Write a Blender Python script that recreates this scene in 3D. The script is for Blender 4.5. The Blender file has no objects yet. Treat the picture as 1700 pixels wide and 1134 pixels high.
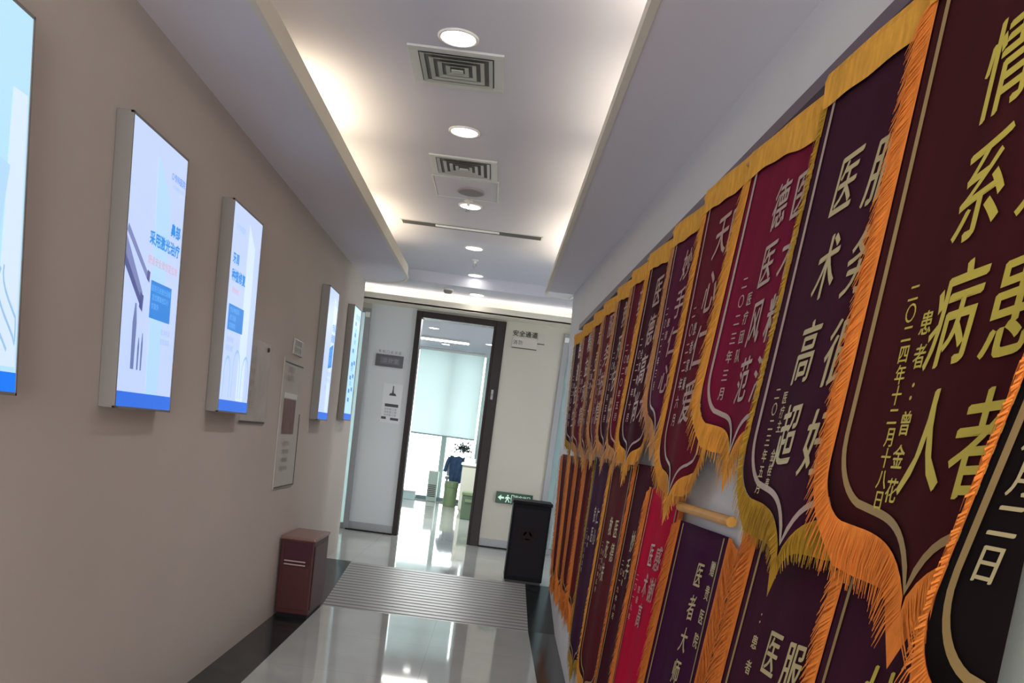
import bpy, bmesh, math, random
from mathutils import Vector, Matrix
random.seed(7)
SC = bpy.context.scene
COL = SC.collection

# ------------------------------------------------------------------ camera, world, exposure
ROLL, PITCH = math.radians(7.4), math.radians(8.53)
FPX = 1500.0
cam = bpy.data.cameras.new('camera')
cam.sensor_fit = 'HORIZONTAL'; cam.sensor_width = 36.0
cam.lens = FPX / 1700 * 36.0
cam.shift_x = (850 - 793.02) / 1700
cam.shift_y = (953.1 - 567) / 1700
cam.clip_start = 0.02; cam.clip_end = 100
cam_o = bpy.data.objects.new('camera', cam); COL.objects.link(cam_o)
fw = Vector((0, math.cos(PITCH), -math.sin(PITCH))); rt = Vector((1, 0, 0)); up = rt.cross(fw)
ex = math.cos(ROLL) * rt + math.sin(ROLL) * up
ey = -math.sin(ROLL) * rt + math.cos(ROLL) * up
R = Matrix((ex, ey, -fw)).transposed()
cam_o.matrix_world = R.to_4x4()
SC.camera = cam_o

world = bpy.data.worlds.new('daylight'); SC.world = world; world.use_nodes = True
bg = world.node_tree.nodes['Background']
bg.inputs['Color'].default_value = (0.93, 0.98, 1.0, 1); bg.inputs['Strength'].default_value = 4.0

vs = SC.view_settings
SC.display_settings.display_device = 'sRGB'
vs.view_transform = 'Standard'; vs.look = 'None'; vs.gamma = 1.0; vs.exposure = 1.0
try: vs.use_curve_mapping = False
except Exception: pass

ZU, ZS, ZF, ZR, ZX = 1.46, 1.17, -1.27, -1.125, 1.36   # upper ceiling, soffit, near floor, raised floor, cross-corridor ceiling
YE, YW = 9.5, 15.2                                      # end wall, far window wall

def area_light(name, loc, sx, sy, power, color, rot=(math.pi, 0, 0)):
    l = bpy.data.lights.new(name, 'AREA'); l.shape = 'RECTANGLE'; l.size = sx; l.size_y = sy
    l.energy = power; l.color = color
    o = bpy.data.objects.new(name, l); o.location = loc; o.rotation_euler = rot; COL.objects.link(o)
    return o
WARM = (1.0, 0.84, 0.55); WARM2 = (1.0, 0.88, 0.63); NEUT = (1.0, 0.95, 0.82)
# fluorescent tubes in the coves behind the soffit lips
for k, (y, p) in enumerate([(-2.2, 1.4), (-.95, 1.4), (.3, 1.4), (1.55, 1.4), (2.8, 1.1), (4.45, 2.4), (5.5, 1.2), (6.55, 1.7), (7.0, 1.0)]):
    area_light('cove_tube_light', (-1.06, y, 1.20), .04, .85, p, WARM)
for k, (y, p) in enumerate([(-2.2, 1.4), (-.95, 1.4), (.3, 1.4), (1.55, 1.4), (2.75, 2.2), (4.0, 1.3), (5.2, 1.1), (6.3, 1.4), (7.0, 1.6)]):
    area_light('cove_tube_light', (.44, y, 1.20), .04, .95, p, WARM2)
for x in (-3.2, -1.9, -.7, .5, 1.7):
    area_light('end_cove_tube_light', (x, 9.38, 1.255), 1.15, .04, 1.3, NEUT)
# area lamps without fixtures: cross corridor, behind the camera, far room
area_light('cross_corridor_left_light', (-3.0, 8.6, 1.34), .8, .5, 9, (1, .97, .92), (0, 0, 0))
area_light('cross_corridor_right_light', (2.4, 8.6, 1.34), .8, .5, 6, (1, .97, .92), (0, 0, 0))
area_light('rear_fill_light', (-.35, -2.9, .1), 1.5, 1.9, 75, (1, .98, .97), (math.pi / 2, 0, 0))  # added unseen fill from behind the camera, evens the wall brightness; no window there
area_light('far_room_ceiling_light', (-.6, 11.6, 1.34), 1.6, 1.2, 55, (.97, 1, 1), (0, 0, 0))

# ------------------------------------------------------------------ helpers
def lin(c):
    return tuple(((v / 255) / 12.92 if v / 255 <= .04045 else ((v / 255 + .055) / 1.055) ** 2.4) for v in c)
def _nt(name):
    m = bpy.data.materials.new(name); m.use_nodes = True
    nt = m.node_tree; return m, nt, nt.nodes['Principled BSDF']
def mat(name, rgb, rough=.5, metal=0., spec=.5, var=0., scale=8., stretch=(1, 1, 1), bump=0., sheen=0., emit=0., trans=0., ior=1.5):
    m, nt, b = _nt(name)
    c = lin(rgb)
    b.inputs['Base Color'].default_value = (*c, 1)
    b.inputs['Roughness'].default_value = rough; b.inputs['Metallic'].default_value = metal
    b.inputs['Specular IOR Level'].default_value = spec; b.inputs['IOR'].default_value = ior
    b.inputs['Sheen Weight'].default_value = sheen
    b.inputs['Transmission Weight'].default_value = trans
    if emit:
        b.inputs['Emission Color'].default_value = (*c, 1); b.inputs['Emission Strength'].default_value = emit
        b.inputs['Base Color'].default_value = (c[0] * .3, c[1] * .3, c[2] * .3, 1)
    if var or bump:
        tc = nt.nodes.new('ShaderNodeTexCoord'); mp = nt.nodes.new('ShaderNodeMapping')
        mp.inputs['Scale'].default_value = stretch
        nz = nt.nodes.new('ShaderNodeTexNoise'); nz.inputs['Scale'].default_value = scale; nz.inputs['Detail'].default_value = 4
        nt.links.new(tc.outputs['Object'], mp.inputs['Vector']); nt.links.new(mp.outputs['Vector'], nz.inputs['Vector'])
        if var:
            rp = nt.nodes.new('ShaderNodeValToRGB')
            rp.color_ramp.elements[0].position = .3; rp.color_ramp.elements[1].position = .7
            rp.color_ramp.elements[0].color = (*[v * (1 - var) for v in c], 1)
            rp.color_ramp.elements[1].color = (*[min(1, v * (1 + var)) for v in c], 1)
            nt.links.new(nz.outputs['Fac'], rp.inputs['Fac']); nt.links.new(rp.outputs['Color'], b.inputs['Base Color'])
        if bump:
            bp = nt.nodes.new('ShaderNodeBump'); bp.inputs['Strength'].default_value = bump; bp.inputs['Distance'].default_value = .004
            nt.links.new(nz.outputs['Fac'], bp.inputs['Height']); nt.links.new(bp.outputs['Normal'], b.inputs['Normal'])
    return m

class MB:
    """collects geometry in world coordinates and links it as one mesh object"""
    def __init__(s): s.v = []; s.f = []; s.m = []
    def add(s, vs_, fs_, mi=0):
        o = len(s.v); s.v += [tuple(p) for p in vs_]
        for f in fs_: s.f.append(tuple(i + o for i in f)); s.m.append(mi)
    def quad(s, a, b, c, d, mi=0): s.add([a, b, c, d], [(0, 1, 2, 3)], mi)
    def frombm(s, bm, mi=0):
        bm.verts.index_update()
        s.add([v.co for v in bm.verts], [[v.index for v in f.verts] for f in bm.faces], mi); bm.free()
    def box(s, x0, x1, y0, y1, z0, z1, bev=0, mi=0, seg=2):
        bm = bmesh.new(); bmesh.ops.create_cube(bm, size=1)
        for v in bm.verts:
            v.co = Vector(((x0 + x1) / 2 + v.co.x * (x1 - x0), (y0 + y1) / 2 + v.co.y * (y1 - y0), (z0 + z1) / 2 + v.co.z * (z1 - z0)))
        if bev: bmesh.ops.bevel(bm, geom=bm.edges[:], offset=bev, segments=seg, affect='EDGES', profile=.7)
        s.frombm(bm, mi)
    def lathe(s, c, prof, n=28, axis='z', mi=0, caps=True):
        """prof: list of (radius, height)"""
        vs_ = []; fs_ = []
        for r, h in prof:
            for k in range(n):
                a = 2 * math.pi * k / n; p = (r * math.cos(a), r * math.sin(a), h)
                if axis == 'x': p = (p[2], p[0], p[1])
                if axis == 'y': p = (p[1], p[2], p[0])
                vs_.append((c[0] + p[0], c[1] + p[1], c[2] + p[2]))
        for i in range(len(prof) - 1):
            for k in range(n):
                fs_.append((i * n + k, i * n + (k + 1) % n, (i + 1) * n + (k + 1) % n, (i + 1) * n + k))
        if caps:
            fs_.append(tuple(range(n))[::-1]); fs_.append(tuple((len(prof) - 1) * n + k for k in range(n)))
        s.add(vs_, fs_, mi)
    def tube(s, pts, r, n=8, mi=0):
        pts = [Vector(p) for p in pts]; vs_ = []; fs_ = []
        for i, p in enumerate(pts):
            d = (pts[min(i + 1, len(pts) - 1)] - pts[max(i - 1, 0)]).normalized()
            a = d.cross(Vector((0, 0, 1)) if abs(d.z) < .9 else Vector((1, 0, 0))).normalized(); b = d.cross(a)
            for k in range(n):
                t = 2 * math.pi * k / n; vs_.append(p + r * (math.cos(t) * a + math.sin(t) * b))
        for i in range(len(pts) - 1):
            for k in range(n):
                fs_.append((i * n + k, i * n + (k + 1) % n, (i + 1) * n + (k + 1) % n, (i + 1) * n + k))
        fs_.append(tuple(range(n))[::-1]); fs_.append(tuple((len(pts) - 1) * n + k for k in range(n)))
        s.add(vs_, fs_, mi)
    def build(s, name, mats, parent=None, loc=None, smooth=False, fix=True):
        me = bpy.data.meshes.new(name)
        o = bpy.data.objects.new(name, me); COL.objects.link(o)
        if parent is not None:
            o.parent = parent; org = ORG[parent.name]
        else:
            org = Vector(loc) if loc is not None else Vector((0, 0, 0)); o.location = org
        ORG[o.name] = org
        me.from_pydata([(p[0] - org.x, p[1] - org.y, p[2] - org.z) for p in s.v], [], s.f)
        for m in (mats if isinstance(mats, (list, tuple)) else [mats]): me.materials.append(m)
        me.polygons.foreach_set('material_index', s.m)
        if fix:
            bm = bmesh.new(); bm.from_mesh(me); bmesh.ops.recalc_face_normals(bm, faces=bm.faces[:]); bm.to_mesh(me); bm.free()
        if smooth: me.polygons.foreach_set('use_smooth', [True] * len(me.polygons))
        me.update()
        return o
ORG = {}
def thing(name, label, cat, loc, group=None):
    o = bpy.data.objects.new(name, None); o.empty_display_size = .05; COL.objects.link(o)
    o.location = loc; ORG[o.name] = Vector(loc)
    return tag(o, label, cat, group)
def tag(o, label, cat, group=None):
    o['label'] = label; o['category'] = cat
    if group: o['group'] = group
    return o
def struct(o):
    o['kind'] = 'structure'; return o

_G = {}
def glyph(ch, bold=0.0):
    key = (ch, bold)
    if key not in _G:
        c = bpy.data.curves.new('lettering', 'FONT'); c.body = ch; c.resolution_u = 3
        o = bpy.data.objects.new('lettering', c); COL.objects.link(o)
        bpy.context.view_layer.update()
        m = bpy.data.meshes.new_from_object(o.evaluated_get(bpy.context.evaluated_depsgraph_get()))
        _G[key] = ([(v.co.x, v.co.y) for v in m.vertices], [tuple(p.vertices) for p in m.polygons])
        bpy.data.objects.remove(o); bpy.data.curves.remove(c); bpy.data.meshes.remove(m)
    return _G[key]
def put_char(mb, ch, u, v, size, fn, sx=1., shear=0., bold=0., rot=0., mi=0):
    """centre a character on (u, v); fn maps (u, v) to a point in the world"""
    vs_, fs_ = glyph(ch)
    if not vs_: return
    cx = (min(p[0] for p in vs_) + max(p[0] for p in vs_)) / 2
    ca, sa = math.cos(rot), math.sin(rot)
    # a heavier weight is a few copies of the strokes, each shifted by a hair
    for ox, oy in (((0, 0),) if not bold else ((0, 0), (bold, bold * .5), (-bold, -bold * .5)) if bold < .025 else ((bold, bold), (-bold, -bold), (bold, -bold * .6), (-bold, bold * .6), (bold * 1.6, bold * .3))):
        out = []
        for x, y in vs_:
            a, b = (x - cx + ox) * size * sx, (y - .36 + oy) * size
            a += shear * b
            out.append(fn(u + a * ca - b * sa, v + a * sa + b * ca))
        mb.add(out, fs_, mi)
def put_row(mb, txt, u, v, size, fn, adv=1.0, align='l', **k):
    n = len(txt); start = u if align == 'l' else u - (n - 1) * size * adv if align == 'r' else u - (n - 1) * size * adv / 2
    for i, ch in enumerate(txt): put_char(mb, ch, start + i * size * adv, v, size, fn, **k)

def wallx(y, z):
    t = (z + 1.27) / 2.44
    return (.77 - .044 * y) * t + (.47 + .018 * y) * (1 - t)

# ------------------------------------------------------------------ materials
M = {}
M['wall_left'] = mat('warm beige paint', (201, 192, 183), .75, spec=.25, var=.02, scale=2.5)
M['wall_right'] = mat('pale grey paint', (214, 214, 216), .75, spec=.25, var=.015, scale=2.5)
M['wall_end'] = mat('cream paint', (196, 192, 180), .7, spec=.3, var=.015, scale=2.)
M['panel_white'] = mat('cool white panel', (200, 206, 210), .35, spec=.4, var=.01, scale=2.)
M['ceiling'] = mat('matt ceiling paint', (204, 204, 216), .8, spec=.2, var=.012, scale=2.)
M['soffit'] = mat('soffit paint', (222, 218, 226), .75, spec=.2, var=.012, scale=2.)
M['lip'] = mat('cream cove lip', (226, 220, 205), .6, spec=.3)
M['marble'] = mat('black marble', (34, 38, 38), .18, spec=.5, var=.5, scale=14)
M['steel'] = mat('brushed aluminium', (158, 160, 164), .5, metal=.5)
M['white_plastic'] = mat('white plastic', (232, 232, 230), .45)
M['dark_frame'] = mat('dark brown door frame', (44, 35, 36), .45, spec=.25, var=.12, scale=20)
M['grey_box'] = mat('grey painted frame', (132, 127, 122), .45)
M['black'] = mat('black laminate', (22, 22, 26), .55, spec=.12)
M['slot_dark'] = mat('dark slot', (60, 58, 62), .6)
M['lamp'] = mat('lamp glow', (255, 250, 240), .5, emit=6)
M['ink_dark'] = mat('dark grey ink', (70, 70, 76), .6)

def floor_material():
    m, nt, b = _nt('polished porcelain tiles')
    N = nt.nodes.new; L = nt.links.new
    tc = N('ShaderNodeTexCoord'); sep = N('ShaderNodeSeparateXYZ'); L(tc.outputs['Object'], sep.inputs[0])
    def joint(out, off, per):
        a = N('ShaderNodeMath'); a.operation = 'ADD'; a.inputs[1].default_value = off; L(out, a.inputs[0])
        d = N('ShaderNodeMath'); d.operation = 'MODULO'; d.inputs[1].default_value = per; L(a.outputs[0], d.inputs[0])
        c = N('ShaderNodeMath'); c.operation = 'LESS_THAN'; c.inputs[1].default_value = .004; L(d.outputs[0], c.inputs[0]); return c.outputs[0]
    j1 = joint(sep.outputs[0], 20.0 + .24, .8); j2 = joint(sep.outputs[1], 20.3, .8)
    mx = N('ShaderNodeMath'); mx.operation = 'MAXIMUM'; L(j1, mx.inputs[0]); L(j2, mx.inputs[1])
    nz = N('ShaderNodeTexNoise'); nz.inputs['Scale'].default_value = 2.2; nz.inputs['Detail'].default_value = 6; L(tc.outputs['Object'], nz.inputs['Vector'])
    rp = N('ShaderNodeValToRGB'); rp.color_ramp.elements[0].position = .35; rp.color_ramp.elements[1].position = .65
    rp.color_ramp.elements[0].color = (*lin((168, 170, 165)), 1); rp.color_ramp.elements[1].color = (*lin((177, 179, 174)), 1); L(nz.outputs['Fac'], rp.inputs['Fac'])
    mix = N('ShaderNodeMix'); mix.data_type = 'RGBA'; L(mx.outputs[0], mix.inputs[0]); L(rp.outputs['Color'], mix.inputs[6]); mix.inputs[7].default_value = (*lin((156, 157, 153)), 1)
    L(mix.outputs[2], b.inputs['Base Color'])
    b.inputs['Roughness'].default_value = .05; b.inputs['Specular IOR Level'].default_value = .75
    return m
def ramp_material():
    m, nt, b = _nt('ribbed anti-slip ramp tiles')
    N = nt.nodes.new; L = nt.links.new
    tc = N('ShaderNodeTexCoord'); sep = N('ShaderNodeSeparateXYZ'); L(tc.outputs['Object'], sep.inputs[0])
    d = N('ShaderNodeMath'); d.operation = 'MODULO'; d.inputs[1].default_value = .068; L(sep.outputs[1], d.inputs[0])
    c = N('ShaderNodeMath'); c.operation = 'LESS_THAN'; c.inputs[1].default_value = .024; L(d.outputs[0], c.inputs[0])
    mix = N('ShaderNodeMix'); mix.data_type = 'RGBA'; L(c.outputs[0], mix.inputs[0])
    mix.inputs[6].default_value = (*lin((150, 149, 144)), 1); mix.inputs[7].default_value = (*lin((100, 99, 96)), 1)
    L(mix.outputs[2], b.inputs['Base Color'])
    ro = N('ShaderNodeMath'); ro.operation = 'MULTIPLY_ADD'; L(c.outputs[0], ro.inputs[0]); ro.inputs[1].default_value = .2; ro.inputs[2].default_value = .34
    L(ro.outputs[0], b.inputs['Roughness']); b.inputs['Specular IOR Level'].default_value = .3
    return m
M['floor'] = floor_material(); M['ramp'] = ramp_material()

def glass_material(name, rgb, rough):
    m, nt, b = _nt(name)
    b.inputs['Base Color'].default_value = (*lin(rgb), 1); b.inputs['Transmission Weight'].default_value = 1
    b.inputs['Roughness'].default_value = rough; b.inputs['IOR'].default_value = 1.45
    return m
M['frosted'] = glass_material('frosted green glass', (205, 228, 228), .45)
M['clear'] = glass_material('clear acrylic', (250, 250, 250), .03)
def blind_material():
    m, nt, b = _nt('translucent blind fabric')
    N = nt.nodes.new; L = nt.links.new
    d = N('ShaderNodeBsdfDiffuse'); d.inputs['Color'].default_value = (*lin((206, 218, 216)), 1)
    t = N('ShaderNodeBsdfTranslucent'); t.inputs['Color'].default_value = (*lin((196, 216, 216)), 1)
    x = N('ShaderNodeMixShader'); x.inputs[0].default_value = .27
    L(d.outputs[0], x.inputs[1]); L(t.outputs[0], x.inputs[2]); L(x.outputs[0], nt.nodes['Material Output'].inputs['Surface'])
    return m
M['blind'] = blind_material()

# ------------------------------------------------------------------ setting: floor, walls, ceiling
XL = -1.25; YR = 7.2
mb = MB()
mb.quad((XL - .05, -3.05, ZF), (.75, -3.05, ZF), (.75, 6.1, ZF), (XL - .05, 6.1, ZF), 0)
mb.quad((XL - .05, 6.1, ZF), (.75, 6.1, ZF), (.75, 7.28, ZR), (XL - .05, 7.28, ZR), 1)
mb.quad((XL - .05, 7.28, ZR), (.75, 7.28, ZR), (.75, 7.4, ZR), (XL - .05, 7.4, ZR), 0)
mb.quad((-4, 7.4, ZR), (3.5, 7.4, ZR), (3.5, YW + .1, ZR), (-4, YW + .1, ZR), 0)
struct(mb.build('floor', [M['floor'], M['ramp']], fix=False))

# black marble borders that follow the ramp
def border(name, xa, xb):
    mb = MB(); h = .004
    for (y0, z0, y1, z1) in ((-3, ZF, 6.1, ZF), (6.1, ZF, 7.28, ZR)):
        a0, b0, a1, b1 = xa(y0), xb(y0), xa(y1), xb(y1)
        mb.add([(a0, y0, z0), (b0, y0, z0), (b1, y1, z1), (a1, y1, z1), (a0, y0, z0 + h), (b0, y0, z0 + h), (b1, y1, z1 + h), (a1, y1, z1 + h)],
               [(4, 5, 6, 7), (0, 1, 5, 4), (1, 2, 6, 5), (2, 3, 7, 6), (3, 0, 4, 7)])
    struct(mb.build(name, M['marble']))
border('trim_1', lambda y: XL, lambda y: -1.035)
border('trim_2', lambda y: .395, lambda y: wallx(y, ZF))

mb = MB(); mb.box(XL - .12, XL, -3, 7.85, ZF - .02, ZU)
mb.box(-4, XL - .12, 7.73, 7.85, ZR, ZX)
struct(mb.build('wall_left', M['wall_left']))
mb = MB()
ys = [-3 + i * (YR + 3) / 12 for i in range(13)]; zs = [ZF - .02, -.6, 0, .6, ZS, ZU]
for i in range(12):
    for j in range(5):
        mb.quad(*[(wallx(a, min(b, ZS)), a, b) for a, b in ((ys[i], zs[j]), (ys[i + 1], zs[j]), (ys[i + 1], zs[j + 1]), (ys[i], zs[j + 1]))])
        mb.quad(*[(.95, a, b) for a, b in ((ys[i], zs[j]), (ys[i + 1], zs[j]), (ys[i + 1], zs[j + 1]), (ys[i], zs[j + 1]))])
for ye in (-3, YR):
    for j in range(5): mb.quad((wallx(ye, min(zs[j], ZS)), ye, zs[j]), (.95, ye, zs[j]), (.95, ye, zs[j + 1]), (wallx(ye, min(zs[j + 1], ZS)), ye, zs[j + 1]))
struct(mb.build('wall_right', M['wall_right']))
mb = MB(); mb.box(.95, 3.5, YR - .12, YR, ZR, ZX); struct(mb.build('wall_north', M['wall_right']))
mb = MB(); mb.box(XL - .12, 1.0, -3.12, -3.0, ZF - .02, ZU + .05)
struct(mb.build('wall_back', M['wall_right']))

mb = MB()
mb.box(XL - .12, 1.0, -3.0, 8.72, ZU, ZU + .06)
mb.box(-4, 3.5, 8.72, YE, ZX, ZU + .06)
mb.box(-4, XL - .12, 7.73, 8.72, ZX, ZU + .06)
mb.box(1.0, 3.5, YR - .12, 8.72, ZX, ZU + .06)
struct(mb.build('ceiling', M['ceiling']))

# dropped soffits with a lip hiding the cove tubes
def soffit(name, outline, lip, side):
    mb = MB(); n = len(outline)
    for z in (ZS, ZS + .018):
        mb.add([(x, y, z) for x, y in outline], [tuple(range(n))])
    for i in range(n):
        a, b = outline[i], outline[(i + 1) % n]
        mb.quad((*a, ZS), (*b, ZS), (*b, ZS + .018), (*a, ZS + .018))
    so = struct(mb.build(name, M['soffit']))
    # profiled lip: a lower bead, a recess and an upper band
    lb = MB(); prof = [(-.002, -.004), (.012, -.004), (.012, .012), (.003, .018), (.003, .084), (-.012, .084), (-.012, .016), (-.012, -.004)]
    rings = []
    for i, (x, y) in enumerate(lip):
        d = Vector(lip[min(i + 1, len(lip) - 1)]) - Vector(lip[max(i - 1, 0)]); d.normalize()
        nx, ny = (d.y * side, -d.x * side)
        rings.append([(x + nx * p, y + ny * p, ZS + q) for p, q in prof])
    k = len(prof)
    vs_ = [p for r in rings for p in r]; fs_ = []
    for i in range(len(rings) - 1):
        for j in range(k): fs_.append((i * k + j, i * k + (j + 1) % k, (i + 1) * k + (j + 1) % k, (i + 1) * k + j))
    fs_ += [tuple(range(k)), tuple((len(rings) - 1) * k + j for j in range(k))]
    lb.add(vs_, fs_); lb.build('cove_lip', M['lip'], so)
arc = [(-.858, 7.1), (-.856, 7.3), (-.862, 7.45), (-.89, 7.58), (-.94, 7.68), (-1.01, 7.77), (-1.1, 7.83), (-1.25, 7.86)]
soffit('trim_3', [(XL, -3), (-.885, -3)] + arc, [(-.885, -3)] + arc, 1)
r_end = [(.250, 7.32), (.256, 7.38), (.285, 7.41), (.36, 7.43), (wallx(YR, ZS) - .01, 7.43), (wallx(YR, ZS) + .02, YR)]
soffit('trim_4', [(.285, -3)] + r_end + [(wallx(y, ZS), y) for y in (6, 4, 2, 0, -3)], [(.285, -3)] + r_end, -1)
# lip in front of the end wall
mb = MB(); mb.box(-4, 3.5, 9.2, YE, 1.205, 1.222); mb.box(-4, 3.5, 9.2, 9.215, 1.205, 1.275, .003)
struct(mb.build('trim_5', M['lip']))

# end wall with the doorway; left part panelled in cool white
DX0, DX1, DZ = -.955, -.035, 1.19
PL, PR = -1.42, .565
mb = MB()
mb.box(PL, DX0, YE, YE + .12, ZR, ZX + .1, 0, 1)
mb.box(DX1, PR, YE, YE + .12, ZR, ZX + .1, 0, 0)
mb.box(DX0, DX1, YE, YE + .12, DZ, ZX + .1, 0, 0)
mb.box(-4, PL, YE, YE + .12, 1.15, ZX + .1, 0, 0); mb.box(PR, 3.5, YE, YE + .12, 1.15, ZX + .1, 0, 0)
struct(mb.build('wall_end', [M['wall_end'], M['panel_white']]))
mb = MB()
mb.box(PL, DX0 - .005, YE - .012, YE, ZR, ZR + .09, .003); mb.box(DX1 + .005, PR, YE - .012, YE, ZR, ZR + .09, .003)
struct(mb.build('baseboard_end', M['steel']))
mb = MB(); mb.box(PL - .03, DX0, YE - .05, YE - .012, ZR, ZR + .012); mb.box(DX1, PR, YE - .05, YE - .012, ZR, ZR + .012)
struct(mb.build('trim_6', M['black']))

# frosted glass partitions with silver posts either side of the end wall
for i, (a, b, post) in enumerate(((-4, PL - .06, PL - .03), (PR + .06, 3.5, PR + .03))):
    mb = MB(); mb.box(a, b, YE + .03, YE + .045, ZR + .06, 1.13)
    w = struct(mb.build('window_%d' % (i + 1), M['frosted']))
    mb = MB(); mb.box(post - .03, post + .03, YE - .02, YE + .1, ZR, 1.15, .006)
    mb.box(a, b, YE - .01, YE + .09, ZR, ZR + .06, .004); mb.box(a, b, YE - .01, YE + .09, 1.11, 1.15, .004)
    x2 = post - .105 if i == 0 else post + .105
    mb.box(x2 - .012, x2 + .012, YE - .01, YE + .09, ZR + .06, 1.11, .004)
    mb.build('window_frame', M['steel'], w)
    mb = MB(); mb.box(post - .022, post + .022, YE - .045, YE - .02, 1.06, 1.11, .006)
    mb.build('patch_fitting', M['white_plastic'], w)

# doorway frame
mb = MB()
mb.box(DX0, DX0 + .055, YE - .03, YE + .15, ZR, DZ, .006)
mb.box(DX1 - .10, DX1, YE - .03, YE + .15, ZR, DZ, .006)
mb.box(DX0 + .055, DX1 - .10, YE - .03, YE + .15, DZ - .062, DZ, .006)
mb.box(DX1 - .125, DX1 - .10, YE - .005, YE + .12, ZR, DZ - .062, .003)
door = struct(mb.build('door_1', M['dark_frame']))
mb = MB(); mb.box(DX1 - .07, DX1 - .045, YE - .038, YE - .03, .40, .50, .004); mb.lathe((DX1 - .058, YE - .038, .45), [(.008, 0), (.008, -.01), (.004, -.014)], 12, 'y')
mb.build('strike_plate', M['steel'], door)

# far room
mb = MB()
mb.box(-4, 3.5, YE + .12, YW + .1, ZX, ZX + .1)
struct(mb.build('ceiling', M['ceiling']))
mb = MB()
WX0, WX1 = -1.75, -.27
mb.box(-4, WX0, YW, YW + .12, ZR, ZX); mb.box(WX1, 3.5, YW, YW + .12, ZR, ZX)
mb.box(WX0, WX1, YW, YW + .12, 1.30, ZX); mb.box(WX0, WX1, YW, YW + .12, ZR, ZR + .05)
struct(mb.build('wall_far', M['panel_white']))
mb = MB(); mb.box(-4.1, -4, 7.7, YW + .1, ZR - .02, ZU); mb.box(3.5, 3.6, 7.7, YW + .1, ZR - .02, ZU)
struct(mb.build('wall_side', M['panel_white']))
mb = MB(); mb.box(WX0, WX1, YW + .05, YW + .06, ZR + .05, 1.30)
win = struct(mb.build('window_3', glass_material('window glass', (245, 252, 250), .0)))
mb = MB()
mb.box(-.885, -.80, YW - .02, YW + .1, ZR + .05, 1.30, .006); mb.box(WX0, WX0 + .04, YW - .01, YW + .1, ZR + .05, 1.3, .004)
mb.box(WX1 - .04, WX1, YW - .01, YW + .1, ZR + .05, 1.3, .004)
mb.build('window_frame', mat('pale green aluminium', (150, 172, 166), .45, metal=.2), win)
mb = MB(); mb.box(WX0, WX1, YW - .05, YW, ZR, ZR + .055, .004)
mb.build('window_sill', mat('slate sill', (92, 112, 116), .35), win)

bl = thing('roller_blind', 'pale aqua roller blind half lowered over the window beyond the doorway', 'blind', (-.9, YW - .12, 1.33))
mb = MB(); mb.quad((-1.40, YW - .12, -.04), (-.335, YW - .12, -.04), (-.335, YW - .12, 1.31), (-1.40, YW - .12, 1.31)); mb.build('fabric', M['blind'], bl)
mb = MB(); mb.lathe((-1.41, YW - .105, 1.325), [(.028, 0), (.028, 1.085)], 16, 'x'); mb.build('roller', M['white_plastic'], bl, smooth=False)
mb = MB(); mb.box(-1.40, -.335, YW - .129, YW - .111, -.065, -.04, .003); mb.build('bottom_rail', mat('grey rail', (128, 150, 150), .5), bl)

# far room furniture
mb = MB(); prof = [(.100, 0), (.105, .01), (.107, .30), (.112, .33), (.112, .385), (.104, .392), (.02, .395)]
drum = thing('waste_bin', 'round green bin with lid standing below the window beyond the doorway', 'bin', (-.59, 14.25, ZR))
green = mat('green plastic', (112, 132, 96), .45); green2 = mat('deeper green plastic', (86, 106, 82), .45)
mb.lathe((-.59, 14.25, ZR), prof[:3] + [(.100, .30)], 24); mb.build('body', green, drum, smooth=False)
mb = MB(); mb.lathe((-.59, 14.25, ZR + .302), [(.112, 0), (.114, .05), (.108, .09), (.03, .096)], 24); mb.build('lid', green, drum)
gb = thing('waste_bin', 'square green bin by the right door jamb in the far room', 'bin', (-.2, 12.4, ZR))
mb = MB(); mb.box(-.345, -.05, 12.3, 12.6, ZR, ZR + .33, .012); mb.build('body', green2, gb)
mb = MB(); mb.box(-.352, -.043, 12.293, 12.607, ZR + .33, ZR + .372, .01); mb.build('lid', green, gb)
mb = MB(); mb.box(-.30, -.10, 12.288, 12.3, ZR + .24, ZR + .28, .004); mb.build('handle', green, gb)
cb = thing('filing_cabinet', 'beige low cabinet behind the square green bin in the far room', 'cabinet', (-.15, 13.4, ZR))
beige = mat('beige laminate', (196, 196, 180), .5)
mb = MB(); mb.box(-.42, .3, 13.2, 13.7, ZR + .04, -.42, .006); mb.box(-.40, .28, 13.22, 13.68, ZR, ZR + .04); mb.build('body', beige, cb)
for k in range(2):
    mb = MB(); x0 = -.41 + k * .355; mb.box(x0, x0 + .345, 13.185, 13.2, ZR + .06, -.45, .004); d = mb.build('door', beige, cb)
    mb = MB(); mb.box(x0 + .30, x0 + .315, 13.165, 13.185, -.75, -.65, .003); mb.build('handle', M['steel'], d)
mb = MB(); mb.box(-.44, .32, 13.17, 13.71, -.42, -.39, .006); mb.build('top', M['white_plastic'], cb)
pr = thing('printer', 'white office machine on the beige cabinet top beyond the doorway', 'printer', (-.05, 13.45, -.39))
mb = MB(); mb.box(-.18, .17, 13.3, 13.6, -.39, -.24, .015); mb.build('body', M['white_plastic'], pr)
mb = MB(); mb.box(-.15, .14, 13.285, 13.3, -.30, -.27, .003); mb.build('paper_slot', M['slot_dark'], pr)
mb = MB(); mb.box(-.16, .15, 13.33, 13.59, -.24, -.205, .01); mb.build('scanner_lid', mat('light grey plastic', (190, 194, 196), .5), pr)
pp = thing('paper_stack', 'small white paper stack in front of the plant pot on the beige cabinet', 'paper', (-.32, 13.3, -.39))
mb = MB()
for k in range(6):
    a = random.uniform(-.008, .008); mb.box(-.40 + a, -.24 + a, 13.2, 13.45, -.39 + k * .012, -.379 + k * .012)
mb.build('sheets', mat('copy paper', (225, 228, 228), .8), pp)
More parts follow.
